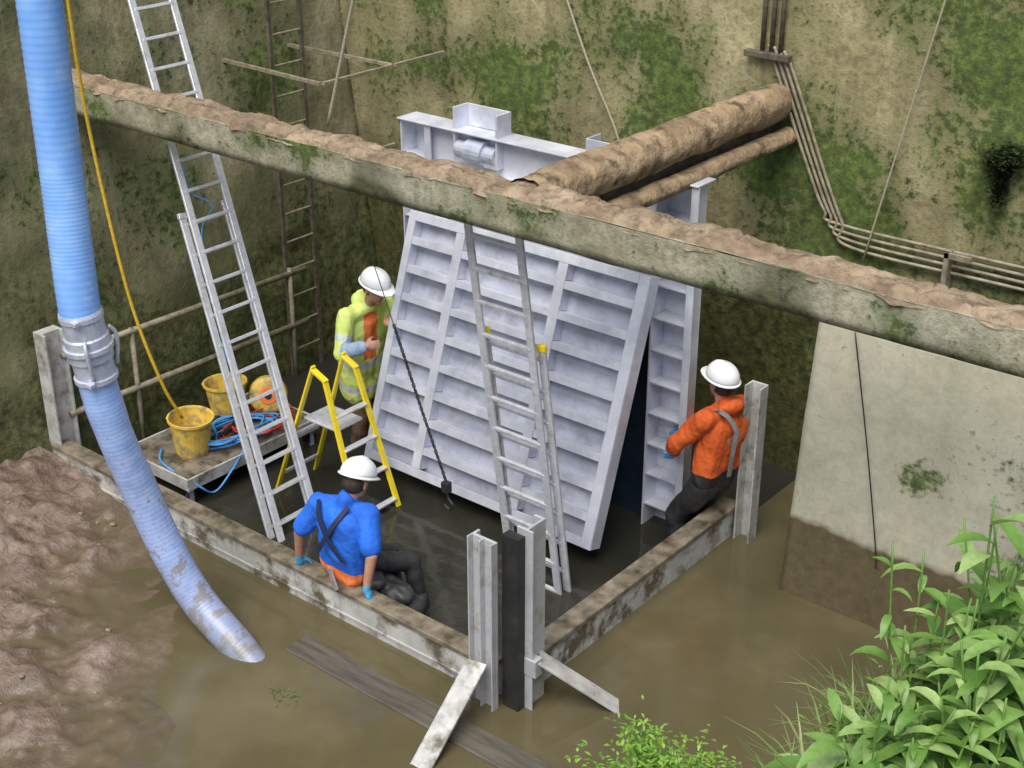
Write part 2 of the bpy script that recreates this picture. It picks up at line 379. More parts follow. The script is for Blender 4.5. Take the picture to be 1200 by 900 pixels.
def wet_beam(p): return .12+.4*sstep(3.04,2.9,p.z)+1.0*max(0,nz(p.x,p.z,30,1.3,4))
def beamfn(u,v):
    x=-10.7+14.6*u; q=v*4
    pts=[(6.65,3.16),(6.65,2.91),(6.94,2.91),(6.94,3.16),(6.65,3.16)]
    ns=[(0,-1,0),(0,0,-1),(0,1,0),(0,0,1)]
    i=min(int(q),3); t=q-i
    a,b2=pts[i],pts[i+1]
    return (x,a[0]+(b2[0]-a[0])*t,a[1]+(b2[1]-a[1])*t),ns[i]
o=gridwall('beam_body',beamfn,290,20,moss_beam,wet_beam,'beam',.008,None,None,(-4,6.8,2.9)); o.parent=e; o.location=(0,0,0)
mud_strip((-10.6,6.795,0),(3.0,6.795,0),.27,3.162,.050,'mud_layer',e,(-4,6.8,2.9),3.3,1000,12,.008,rough=1.15,drop=.026,crk=12,lat=.028)
t=Thing('steel_strut',(-5.4,8.5,2.9),'steel cross strut of two mud-caked members between beam and wall','strut')
mb=MB(); mb.box(-5.445,-5.415,6.95,9.96,2.86,3.05); t.part('girder',mb,['rust'])
def mudtube(x,z,r,y0,y1,seed,sq=1.0):
    mb=MB(); ns=150; sg=26
    for i in range(ns+1):
        y=y0+(y1-y0)*i/ns
        for k in range(sg):
            a=2*math.pi*k/sg
            cx,cz=math.cos(a),math.sin(a)
            cr=noise.voronoi(V((y*3.2,a*.9,seed)))[0]; e=min(1,(cr[1]-cr[0])*9)
            rr=r*(.93+.07*e)*(1+.09*nz(y,cx*.5,cz*.5+seed,2.6))
            mb.v.append(V((x+cx*rr,y,z+cz*rr*sq)))
    for i in range(ns):
        for k in range(sg):
            k2=(k+1)%sg; mb.f.append((i*sg+k,i*sg+k2,(i+1)*sg+k2,(i+1)*sg+k)); mb.mi.append(0)
    t.part('mud_coated_tube',mb,['strutmud'],smooth=True)
mudtube(-5.43,3.11,.165,6.80,9.96,2.2,.9)
mudtube(-5.30,2.86,.085,6.96,9.96,7.7,.8)
# ------------------------------------------------------------------ enclosure walls
t=Thing('stop_log_wall',(-7.3,5.93,0),'low muddy aluminium stop-log barrier standing in water','barrier')
mb=MB(); mb.box(-9.82,-4.95,5.87,6.0,-.5,.225); mb.box(-9.82,-4.95,5.862,5.87,.05,.075); t.part('board',mb,['lowwall'],bev=.004)
mb=MB(); mb.box(-9.82,-4.95,5.855,6.012,.228,.27); t.part('top_cap',mb,['lowtop'],bev=.006)
t=Thing('stop_log_wall',(-4.86,7.3,0),'low muddy aluminium stop-log barrier beside the orange worker','barrier')
mb=MB(); mb.box(-4.93,-4.8,6.0,8.72,-.5,.225); t.part('board',mb,['lowwall'],bev=.004)
mb=MB(); mb.box(-4.945,-4.785,6.0,8.72,.228,.27); t.part('top_cap',mb,['lowtop'],bev=.006)
t=Thing('corner_post',(-4.85,5.9,0),'grey aluminium corner post with vertical slot in water','post')
mb=MB(); mb.box(-5.06,-4.86,5.80,5.82,-.4,1.27)
for x in (-5.06,-4.965,-4.872): mb.box(x,x+.012,5.755,5.80,-.4,1.272)
mb.box(-5.06,-5.04,5.82,5.868,-.4,1.27)
t.part('front_channel',mb,['alu'],bev=.003)
mb=MB(); mb.box(-4.86,-4.73,5.86,5.93,-.4,1.31); t.part('slot_web',mb,['dark'])
mb=MB(); mb.box(-4.735,-4.715,5.93,6.12,-.4,1.36); mb.box(-4.80,-4.735,6.10,6.12,-.4,1.36); mb.box(-4.80,-4.735,5.932,5.95,-.4,1.36); mb.box(-4.715,-4.67,5.93,5.942,-.4,1.36)
t.part('side_channel',mb,['alu'],bev=.003)
mb=MB(); mb.bar((-4.97,5.74,.36),(-4.84,4.94,-.07),.018,.15,side=(1,0,0)); mb.bar((-5.04,5.73,.34),(-4.91,4.93,-.09),.05,.010,side=(1,0,0)); t.part('brace',mb,['dirtyalu'],bev=.003)
mb=MB(); mb.bar((-4.68,6.02,.37),(-4.18,6.385,-.08),.02,.15,side=(-.59,.80,0)); t.part('brace',mb,['dirtyalu'],bev=.003)
mb=MB(); mb.box(-4.78,-4.64,5.925,6.0,.27,.40); t.part('brace_plate',mb,['alu'],bev=.003)
t=Thing('guide_post',(-4.7,8.72,0),'upright aluminium channel post ending the low barrier','post')
mb=MB(); mb.box(-4.77,-4.63,8.70,8.72,-.4,1.34); mb.box(-4.77,-4.755,8.60,8.70,-.4,1.34); mb.box(-4.645,-4.63,8.60,8.70,-.4,1.34); t.part('channel',mb,['dirtyalu'],bev=.003)
t=Thing('guide_post',(-9.82,6.0,0),'weathered channel post fixed to the side wall','post')
mb=MB(); mb.box(-9.90,-9.80,5.90,6.10,-.4,1.27); mb.box(-9.80,-9.74,5.90,5.92,-.4,1.27); mb.box(-9.80,-9.74,6.08,6.10,-.4,1.27); t.part('channel',mb,['dirtyalu'],bev=.003)
mb=MB(); mb.box(-6.42,-3.6,5.36,5.58,-.05,.018); mesh_obj('timber_plank',mb,['timber'],(-5.2,5.45,0),bev=.01,label='dark soaked timber plank floating on muddy water',cat='plank')
# ------------------------------------------------------------------ gate
W,Hh=2.40,2.14
O=V((-7.82,7.58,.12)); U=V((0,.315,.949)).normalized(); Nn=V((0,-.949,.315)).normalized()
G=lambda u,v,n: O+V((u,0,0))+U*v+Nn*n
t=Thing('sluice_gate',G(W/2,0,0),'large ribbed aluminium sluice gate leaning back on its frame','sluice gate')
mb=MB(); mb.fbox(G,.01,W-.01,.01,Hh-.01,-.115,-.105); t.part('skin_plate',mb,['gateskin_shade'])
mb=MB()
mb.fbox(G,0,.075,0,Hh,-.012,0); mb.fbox(G,0,.012,0,Hh,-.14,-.013); mb.fbox(G,.063,.075,.013,Hh-.013,-.104,-.013)
mb.fbox(G,W-.095,W,0,Hh,-.012,0); mb.fbox(G,W-.012,W,0,Hh,-.14,-.013); mb.fbox(G,W-.095,W-.083,.013,Hh-.013,-.104,-.013)
mb.fbox(G,.077,W-.097,0,.075,-.012,0); mb.fbox(G,.014,W-.014,0,.012,-.139,-.013)
mb.fbox(G,.077,W-.097,Hh-.075,Hh,-.012,0); mb.fbox(G,.014,W-.014,Hh-.012,Hh,-.139,-.013)
t.part('border_frame',mb,['gate'],bev=.003)
nr=8; sp=Hh/(nr+1)
for i in range(nr):
    v=(i+1)*sp
    mb=MB(); mb.fbox(G,.078,W-.098,v+.018,v+.030,-.104,-.012); mb.fbox(G,.078,W-.098,v-.032,v+.032,-.0115,-.004)
    t.part('rib',mb,['gate'],bev=.002)
for u in (.58,1.62):
    mb=MB(); mb.fbox(G,u-.045,u+.045,.077,Hh-.077,-.0035,.005); t.part('stiffener',mb,['gate'],bev=.002)
    for i in range(nr+1):
        a=i*sp+(.078 if i==0 else .034); b_=(i+1)*sp-(.078 if i==nr else .034)
        mb=MB(); mb.fbox(G,u-.04,u-.028,a,b_,-.104,-.004); mb.fbox(G,u+.028,u+.04,a,b_,-.104,-.004); t.part('gusset',mb,['gate'])
for u in (.3,W-.3):
    mb=MB(); mb.fbox(G,u-.06,u+.06,Hh,Hh+.10,-.08,-.06); t.part('lifting_lug',mb,['steel'],bev=.01)
t=Thing('sluice_gateway',(-6.6,8.6,0),'tall aluminium sluice gateway with ribbed uprights and winch bracket','gateway')
for x0,x1 in ((-5.52,-5.2),(-8.06,-7.78)):
    mb=MB(); mb.box(x0,x1,8.60,8.615,-.4,2.84); mb.box(x1-.015,x1,8.42,8.60,-.4,2.84); mb.box(x0,x0+.015,8.42,8.60,-.4,2.84)
    mb.box(x1+.001,x1+.05,8.42,8.432,-.4,2.84)
    up=t.part('upright',mb,['gate'],bev=.002)
    z=.12
    while z<2.8:
        mb=MB(); mb.box(x0+.017,x1-.017,8.43,8.599,z,z+.012); t.part('rib',mb,['gate'],parent=up); z+=.27
mb=MB(); mb.box(-8.08,-5.15,8.40,8.64,2.842,2.856); mb.box(-7.775,-5.525,8.50,8.512,2.50,2.84); mb.box(-7.775,-5.525,8.40,8.50,2.50,2.512)
t.part('top_beam',mb,['gate'],bev=.003)
mb=MB()
for x in (-7.48,-7.04): mb.box(x,x+.02,8.42,8.60,2.60,3.04)
mb.box(-7.459,-7.041,8.585,8.60,2.86,3.04); mb.box(-7.459,-7.041,8.42,8.43,2.60,2.70)
fr_=t.part('winch_bracket',mb,['gate'],bev=.003)
mb=MB(); mb.tube([(-7.455,8.46,2.70),(-7.045,8.46,2.70)],.07,16); mb.tube([(-7.34,8.46,2.70),(-7.16,8.46,2.70)],.10,18); t.part('winch_drum',mb,['steel'],parent=fr_)
mb=MB(); mb.box(-6.16,-5.92,8.42,8.43,2.858,3.02); mb.box(-6.16,-6.148,8.43,8.60,2.858,3.02); mb.box(-5.932,-5.92,8.43,8.60,2.858,3.02); t.part('lifting_bracket',mb,['gate'],bev=.003)
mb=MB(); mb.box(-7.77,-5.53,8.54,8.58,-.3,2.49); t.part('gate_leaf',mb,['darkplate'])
# ------------------------------------------------------------------ ladders
def ladder(name,A,B,sep,sections,label,rungstep=.25,mat='ladder',group=None):
    A=V(A);B=V(B);sep=V(sep)
    t=Thing(name,(A+sep*.5),label,'ladder',group)
    d=(B-A).normalized(); n=d.cross(sep).normalized()
    for (s0,s1,off,ext) in sections:
        o=n*off; e=sep.normalized()*ext
        a0=A+(B-A)*s0+o; a1=A+(B-A)*s1+o
        for k,q in enumerate((a0-e,a0+sep+e)):
            mb=MB(); r=q+(a1-a0)
            mb.bar(q,r,.024,.064,side=sep); t.part('rail',mb,[mat],bev=.004)
        L=(a1-a0).length; m=int((L-.15)/rungstep)
        for i in range(m+1):
            c=a0+d*(.14+i*rungstep)
            mb=MB(); mb.bar(c-e,c+sep+e,.030,.028,side=d); t.part('rung',mb,[mat],bev=.004)
        if off!=0:
            for q in (a1-e,a1+sep+e):
                mb=MB(); mb.bar(q-d*.035,q+d*.015,.034,.074,side=sep); t.part('guide_clip',mb,['yellow' if sep.x>0 else 'ladder'],bev=.005)
    return t,d,n
ladder('extension_ladder',(-7.46,6.36,-.3),(-10.05,7.20,4.50),(0,.39,0),[(0,1,0,0),(0,.54,.085,.028)],'long aluminium extension ladder leaning up past the beam')
ladder('extension_ladder',(-5.86,7.22,-.3),(-6.13,6.985,3.08),(.45,0,0),[(0.03,1,0,0),(0,.66,.075,.03)],'aluminium extension ladder with yellow clips before the gate')
t=Thing('wall_ladder',(-9.8,8.75,0),'old thin steel rung ladder fixed to the wall','ladder')
for y in (8.60,8.98):
    mb=MB(); mb.box(-9.815,-9.785,y-.018,y+.018,-.4,5.6); t.part('rail',mb,['rust'])
z=-.1
while z<5.5:
    mb=MB(); mb.tube([(-9.8,8.60,z),(-9.8,8.98,z)],.010,8); t.part('rung',mb,['pipe']); z+=.28
for z in (3.0,2.28):
    t=Thing('angle_bracket_frame',(-9.4,8.8,z),'thin rusty rectangular steel frame round the wall ladder','bracket')
    for a_,b_ in (((-10.3,8.45),(-8.95,8.38)),((-8.93,8.40),(-8.93,9.25)),((-10.3,9.25),(-8.95,9.27)),((-8.93,9.29),(-8.93,9.95))):
        if z<2.5 and a_[1]>9: continue
        mb=MB(); mb.bar((a_[0],a_[1],z),(b_[0],b_[1],z),.035,.028); t.part('frame_bar',mb,['pipe'])
# ------------------------------------------------------------------ step ladder
t=Thing('step_ladder',(-7.8,7.15,-.3),'yellow fibreglass step ladder with aluminium steps','step ladder')
for y,s in ((7.00,-1),(7.34,1)):
    dy=.06*s
    mb=MB(); mb.bar((-7.62,y,1.12),(-7.17,y+dy,-.3),.022,.052,side=(0,1,0)); t.part('front_rail',mb,['yellow'],bev=.004)
    mb=MB(); mb.bar((-7.74,y,1.20),(-8.32,y+dy,-.3),.022,.044,side=(0,1,0)); t.part('rear_rail',mb,['yellow'],bev=.004)
for z in (.0,.27,.54,.81):
    x=-7.62+.45*(1.12-z)/1.42; w=.06*(1.12-z)/1.42
    mb=MB(); mb.box(x-.03,x+.03,7.015-w,7.325+w,z-.008,z+.008); t.part('step',mb,['ladder'],bev=.003)
for z in (.1,.5):
    x=-7.74-.58*(1.20-z)/1.5
    mb=MB(); mb.bar((x,6.98,z),(x,7.36,z),.025,.025); t.part('cross_bar',mb,['ladder'])
mb=MB(); mb.box(-7.92,-7.54,7.02,7.32,.66,.685); t.part('platform',mb,['ladder'],bev=.005)
for y in (7.00,7.34):
    mb=MB(); mb.bar((-7.76,y,1.17),(-7.60,y,1.10),.03,.05,side=(0,1,0)); t.part('hinge_cap',mb,['yellow'],bev=.004)
# ------------------------------------------------------------------ trolley + buckets
t=Thing('platform_trolley',(-9.0,7.0,-.3),'low flat muddy work platform on legs holding buckets and cables','trolley')
mb=MB(); mb.box(-9.38,-8.55,6.28,7.72,.155,.195); t.part('deck',mb,['deck'],bev=.003)
mb=MB(); mb.box(-9.40,-8.53,6.26,6.278,.09,.200); mb.box(-8.548,-8.53,6.28,7.74,.09,.200); mb.box(-9.40,-9.382,6.28,7.74,.09,.200); mb.box(-9.38,-8.55,7.722,7.74,.09,.200)
t.part('edge_trim',mb,['dirtyalu'],bev=.003)
for x in (-9.34,-8.59):
    for y in (6.32,7.68):
        mb=MB(); mb.box(x-.02,x+.02,y-.02,y+.02,-.2,.15); lg=t.part('leg',mb,['steel'])
        mb=MB(); mb.tube([(x-.015,y,-.0),(x+.015,y,-.0)],.05,14); t.part('wheel',mb,['dark'],parent=lg)
def bucket(x,y,z,tilt,label,r=.17,h=.30):
    t=Thing('bucket',(x,y,z),label,'bucket','yellow builders buckets')
    ax=V((math.sin(tilt),-.15*math.sin(tilt),math.cos(tilt)))
    mb=MB(); mb.lathe([(.0,.0),(r*.72,.0),(r*.76,.02),(r*.97,h*.93),(r*1.06,h*.935),(r*1.06,h),(r*.99,h),(r*.96,h*.97),(r*.72,.03),(0,.03)],(x,y,z),ax,28)
    t.part('shell',mb,['bucket'],smooth=False)
    mb=MB(); c=V((x,y,z))+ax*h*.9; s=ax.orthogonal().normalized(); s2=ax.cross(s)
    mb.tube([c+s*math.cos(a)*r*1.07+s2*math.sin(a)*r*.9+ax*(.02-.10*math.sin(a)) for a in [math.pi*i/16 for i in range(17)]],.005,6)
    t.part('handle',mb,['steel'])
    mb=MB(); mb.lathe([(0,0),(r*.86,0)],V((x,y,z))+ax*h*.5,ax,20); t.part('contents',mb,['mudtop'])
bucket(-8.90,6.62,.197,.06,'yellow muddy bucket standing on the work platform',.185,.34)
bucket(-9.17,7.25,.197,-.04,'yellow bucket behind another on the work platform',.185,.34)
t=Thing('cable_reel',(-8.95,7.52,.2),'round yellow cable reel with orange centre on the platform','cable reel')
c=V((-8.93,7.52,.38)); ax=V((.70,-.62,.30)).normalized()
mb=MB(); mb.lathe([(.0,-.06),(.13,-.06),(.165,-.045),(.175,-.02),(.15,-.01),(.15,.01),(.175,.02),(.165,.045),(.13,.06),(.0,.06)],c,ax,28); t.part('drum',mb,['bucket'],smooth=True)
mb=MB(); mb.lathe([(0,.068),(.075,.066),(.085,.058)],c,ax,22); t.part('hub',mb,['hiorange'])
mb=MB(); mb.lathe([(0,.074),(.03,.073),(.034,.066)],c,ax,16); t.part('knob',mb,['dark'])
def coil(name,cx,cy,z,R,loops,mat,label,seed,r=.008,cat='hose'):
    random.seed(seed); pts=[]
    for i in range(loops*6):
        a=i*math.pi/3+random.uniform(-.25,.25); q=R*random.uniform(.45,1.1)
        pts.append((cx+q*math.cos(a)*.65,cy+q*math.sin(a)*1.1,z+random.uniform(0,.09)))
    mb=MB(); mb.tube(spline(pts,6),r,6); mesh_obj(name,mb,[mat],(cx,cy,z),smooth=True,label=label,cat=cat)
coil('air_hose',-8.82,7.05,.21,.38,7,'bluecable','thin blue hose lying tangled on the platform',3,.010)
coil('power_cable',-8.80,7.25,.21,.36,6,'red','red cable looped loosely on the platform',5)
coil('power_cable',-9.0,6.98,.21,.36,6,'dark','black cable heaped on the platform',8,.010)
def rope(name,pts,r,mat,label,cat='rope',n=8,group=None):
    mb=MB(); mb.tube(spline(pts,n),r,8); return mesh_obj(name,mb,[mat],pts[0],smooth=True,label=label,cat=cat,group=group)
rope('air_hose',[(-8.56,6.9,.22),(-8.50,6.7,.12),(-8.5,6.5,.0),(-8.53,6.35,.12),(-8.9,6.3,.22),(-9.1,6.45,.23)],.009,'bluecable','blue hose drooping over the platform edge','hose')
rope('rope',[(-9.19,7.05,2.55),(-9.22,7.12,2.3),(-9.05,7.2,2.2),(-9.1,7.1,2.0),(-9.0,7.05,1.5),(-8.95,7.1,.9),(-8.9,7.1,.3)],.006,'bluecable','blue rope knotted on the long ladder')
# ------------------------------------------------------------------ big hose
t=Thing('suction_hose',(-6.75,5.25,0),'thick pale blue hose curving down into muddy water','hose')
hp=[(-7.58,4.92,6.4),(-7.56,4.89,5.4),(-7.54,4.87,4.38),(-7.54,4.86,3.45),(-7.46,4.80,2.45),(-7.45,4.85,1.93),(-7.42,4.91,1.53),(-7.38,5.02,1.07),(-7.27,5.10,.62),(-7.06,5.16,.24),(-6.68,5.18,.0),(-6.40,5.18,-.14)]
sp_=spline(hp,120)
rs=[sp_[0]]; acc=0
for a,b_ in zip(sp_[:-1],sp_[1:]):
    acc+=(b_-a).length
    if acc>.0085: rs.append(b_); acc=0
up=[p for p in rs if p.z>=2.42]; lo=[p for p in rs if p.z<2.0]
mb=MB(); mb.tube(up,[.133+.0013*math.sin(i*2.1) for i in range(len(up))],22); t.part('upper_length',mb,['hose'],smooth=True)
mb=MB(); n=len(lo); mb.tube(lo,[.124-.02*sstep(.8,1,i/n)+.0010*math.sin(i*2.1)+.005*nz(i*.03,1) for i in range(n)],22); t.part('lower_length',mb,['hose'],smooth=True)
ca=V((-7.46,4.80,2.45)); cb=V((-7.45,4.85,1.96)); cd=(cb-ca)
mb=MB(); mb.lathe([(.0,-.02),(.136,-.02),(.143,.0),(.143,.03),(.135,.035),(.133,.15),(.145,.16),(.145,.22),(.160,.225),(.160,.255),(.145,.26),(.145,.32),(.133,.33),(.130,.44),(.143,.445),(.143,.475),(.12,.50)],ca,cd,28)
cp=t.part('coupling',mb,['steel'],smooth=False)
cn=cd.normalized()
for a in (.6,2.7,4.6):
    s=cn.orthogonal().normalized(); s2=cn.cross(s); rd=s*math.cos(a)+s2*math.sin(a); q=ca+rd*.150+cn*.2
    mb=MB(); mb.tube(spline([q-cn*.06,q+rd*.035,q+cn*.10+rd*.03,q+cn*.22],5),.014,8); t.part('lever_clamp',mb,['steel'],parent=cp,smooth=True)
for hh in (.015,.46):
    q=ca+cn*hh+V((.10,-.12,0)); mb=MB(); mb.box(q.x-.03,q.x+.03,q.y-.02,q.y+.02,q.z-.015,q.z+.015); t.part('clamp_bolt',mb,['steel'],parent=cp,bev=.004)
# ------------------------------------------------------------------ ropes, pipes
rope('rope',[(-6.55,7.0,5.7),(-7.1,7.0,4.13),(-7.41,6.99,3.2)],.012,'rope','pale taut rope tied down to the concrete beam')
rope('rope',[(-7.7,9.93,4.1),(-7.28,9.93,3.2),(-6.92,9.93,2.55),(-6.9,9.93,2.2)],.011,'rope','pale rope hanging against the mossy wall')
rope('rope',[(-3.87,9.93,5.4),(-4.15,9.93,4.04),(-4.54,9.9,1.98)],.008,'rope','thin cord running down the concrete wall')
rope('rope',[(-3.74,8.17,2.2),(-3.56,8.17,1.4),(-3.41,8.17,.66),(-3.39,8.17,.5)],.005,'dark','dark cord lying down the pale concrete slab')
rope('air_hose',[(-9.0,6.05,5.0),(-9.08,6.10,4.02),(-9.22,6.23,3.03),(-9.13,6.33,1.69),(-9.0,6.45,.9),(-8.97,6.6,.5)],.014,'yrope','thin yellow hose hanging down into a bucket','hose')
for i in range(4):
    o_=i*.055
    rope('conduit_pipe',[(-5.52+o_*.8,9.93,3.55-o_*.2),(-5.44+o_,9.93,3.36-o_*.2),(-5.1+o_,9.93,2.65-o_*.3),(-4.92+o_,9.93,2.33-o_*.45),(-4.75+o_*.6,9.93,2.24-o_),(-3.3,9.93,2.235-o_),(-1,9.93,2.23-o_),(4,9.93,2.22-o_)],.014,'pipe','rusty thin pipe clipped along the concrete wall','pipe',10,'pipes clipped to the wall')
for x in (-5.58,-5.50,-5.42):
    rope('conduit_pipe',[(x,9.93,7.0),(x,9.93,5),(x,9.93,3.5)],.020,'rust','rusty vertical pipe rising up the wall','pipe',4,'pipes clipped to the wall')
mb=MB(); mb.box(-5.72,-5.32,9.88,9.95,3.44,3.49); mesh_obj('pipe_bracket',mb,['rust'],(-5.5,9.9,3.4),bev=.005,label='small rusty bracket clamping pipes to wall',cat='bracket')
mb=MB(); mb.box(-3.87,-3.83,9.84,9.95,1.93,2.25); mb.box(-3.87,-3.66,9.84,9.87,2.2,2.25); mesh_obj('pipe_bracket',mb,['pipe'],(-3.8,9.9,2),bev=.004,label='short steel bracket under the wall pipes',cat='bracket')
t=Thing('pipe_railing',(-9.75,7.3,.2),'two galvanised pipes running along the side wall','railing')
for z in (.48,1.02):
    mb=MB(); mb.tube([(-9.76,6.05,z+.02),(-9.76,8.8,z-.02)],.028,12); t.part('rail',mb,['pipe'],smooth=True)
for y in (6.75,8.6):
    mb=MB(); mb.tube([(-9.76,y,-.3),(-9.76,y,1.06)],.022,10); t.part('post',mb,['pipe'],smooth=True)
t=Thing('chain_hoist',(-6.7,7.38,.3),'thin black chain with hook hanging across the gate','chain')
pts=spline([(-7.75,7.45,2.62),(-7.5,7.44,2.1),(-7.23,7.40,1.57),(-6.95,7.38,.95),(-6.68,7.36,.38)],14)
mb=MB(); mb.tube(pts,.004,6)
mb2=MB()
for i in range(28,len(pts)-1):
    a=pts[i]; b_=pts[i+1]; d=(b_-a); s=d.cross(V((0,1,0) if i%2 else (1,0,.3))).normalized()*.012
    m_=[a,a+d*.2+s,a+d*.8+s,b_+d*.15,a+d*.8-s,a+d*.2-s,a]
    mb2.tube(m_,.0045,5,cap=False)
t.part('rope_strand',mb,['dark']); t.part('chain',mb2,['dark'])
mb=MB(); mb.box(-6.71,-6.64,7.33,7.39,.28,.37); mb.tube(spline([(-6.67,7.36,.28),(-6.66,7.36,.23),(-6.61,7.36,.18),(-6.64,7.36,.13),(-6.70,7.36,.15)],5),.012,8); t.part('hook_block',mb,['dark'],bev=.008)
# ------------------------------------------------------------------ people
tmps=bpy.data.scenes.new('tmp')
def remeshed(name,mb,vox,mats,base,parent,matfn=None,wr=0,wscale=8,smooth_it=3,label=None,seed=0,ax=None):
    me=bpy.data.meshes.new('tmp'); me.from_pydata([tuple(p) for p in mb.v],[],mb.f)
    bm=bmesh.new(); bm.from_mesh(me); bmesh.ops.recalc_face_normals(bm,faces=bm.faces); bm.to_mesh(me); bm.free()
    ob=bpy.data.objects.new('tmp',me); tmps.collection.objects.link(ob)
    r=ob.modifiers.new('r','REMESH'); r.mode='VOXEL'; r.voxel_size=vox
    s=ob.modifiers.new('s','SMOOTH'); s.iterations=smooth_it; s.factor=.6
    vl=tmps.view_layers[0]; vl.update()
    d=vl.depsgraph
    nm=bpy.data.meshes.new_from_object(ob.evaluated_get(d)); bpy.data.objects.remove(ob)
    nm.name=name; nm.materials.clear()
    for m in mats: nm.materials.append(M[m])
    if matfn:
        for p in nm.polygons: p.material_index=matfn(p.center)
    if wr:
        for v in nm.vertices:
            c=v.co
            q=V((c.x*wscale*1.3+c.z*3,c.y*wscale*1.3-c.z*2,c.z*wscale*.55+seed))
            k=abs(noise.noise(q)); k2=abs(noise.noise(q*2.3+V((5,2,1))))
            v.co+=v.normal*wr*((1-3.2*k)+.4*(1-3*k2))
    nm.polygons.foreach_set('use_smooth',[True]*len(nm.polygons))
    nm.transform(Matrix.Translation(-V(base)))
    o=link(bpy.data.objects.new(name,nm)); o.parent=parent
    if label:o['label']=label
    return o
def hand(mb,wr,dirv,palmn,side,curl=.5,sc=1.0):
    wr=V(wr); d=V(dirv).normalized(); n=V(palmn); n=(n-d*n.dot(d)).normalized(); s=V(side); s=(s-d*s.dot(d)-n*s.dot(n)).normalized()
    R=Matrix((s,n,d)).transposed()
    mb.cap(wr,.027*sc,wr+d*.03,.03*sc)
    mb.ell(wr+d*.055*sc,(.043*sc,.018*sc,.052*sc),R)
    for k,(o_,L,r) in enumerate(((.032,.072,.0100),(.011,.080,.0102),(-.011,.074,.0098),(-.031,.058,.0088))):
        p0=wr+d*.088*sc+s*o_*sc
        a1=curl*.5; a2=curl*1.2; a3=curl*1.9
        p1=p0+(d*math.cos(a1)+n*math.sin(a1))*L*.45*sc
        p2=p1+(d*math.cos(a2)+n*math.sin(a2))*L*.32*sc
        p3=p2+(d*math.cos(a3)+n*math.sin(a3))*L*.25*sc
        mb.cap(p0-d*.02,r*1.1*sc,p1,r*sc); mb.cap(p1,r*sc,p2,r*.95*sc); mb.cap(p2,r*.95*sc,p3,r*.8*sc)
    t0=wr+d*.03*sc+s*.035*sc; t1=t0+(s*.7+d*.6+n*.35).normalized()*.035*sc; t2=t1+(s*.2+d*.8+n*.5).normalized()*.032*sc
    mb.cap(t0,.014*sc,t1,.012*sc); mb.cap(t1,.012*sc,t2,.0095*sc)
def face_frame(fw,upv):
    f=V(fw).normalized(); u=V(upv); u=(u-f*u.dot(f)).normalized(); r=f.cross(u)
    return r,f,u
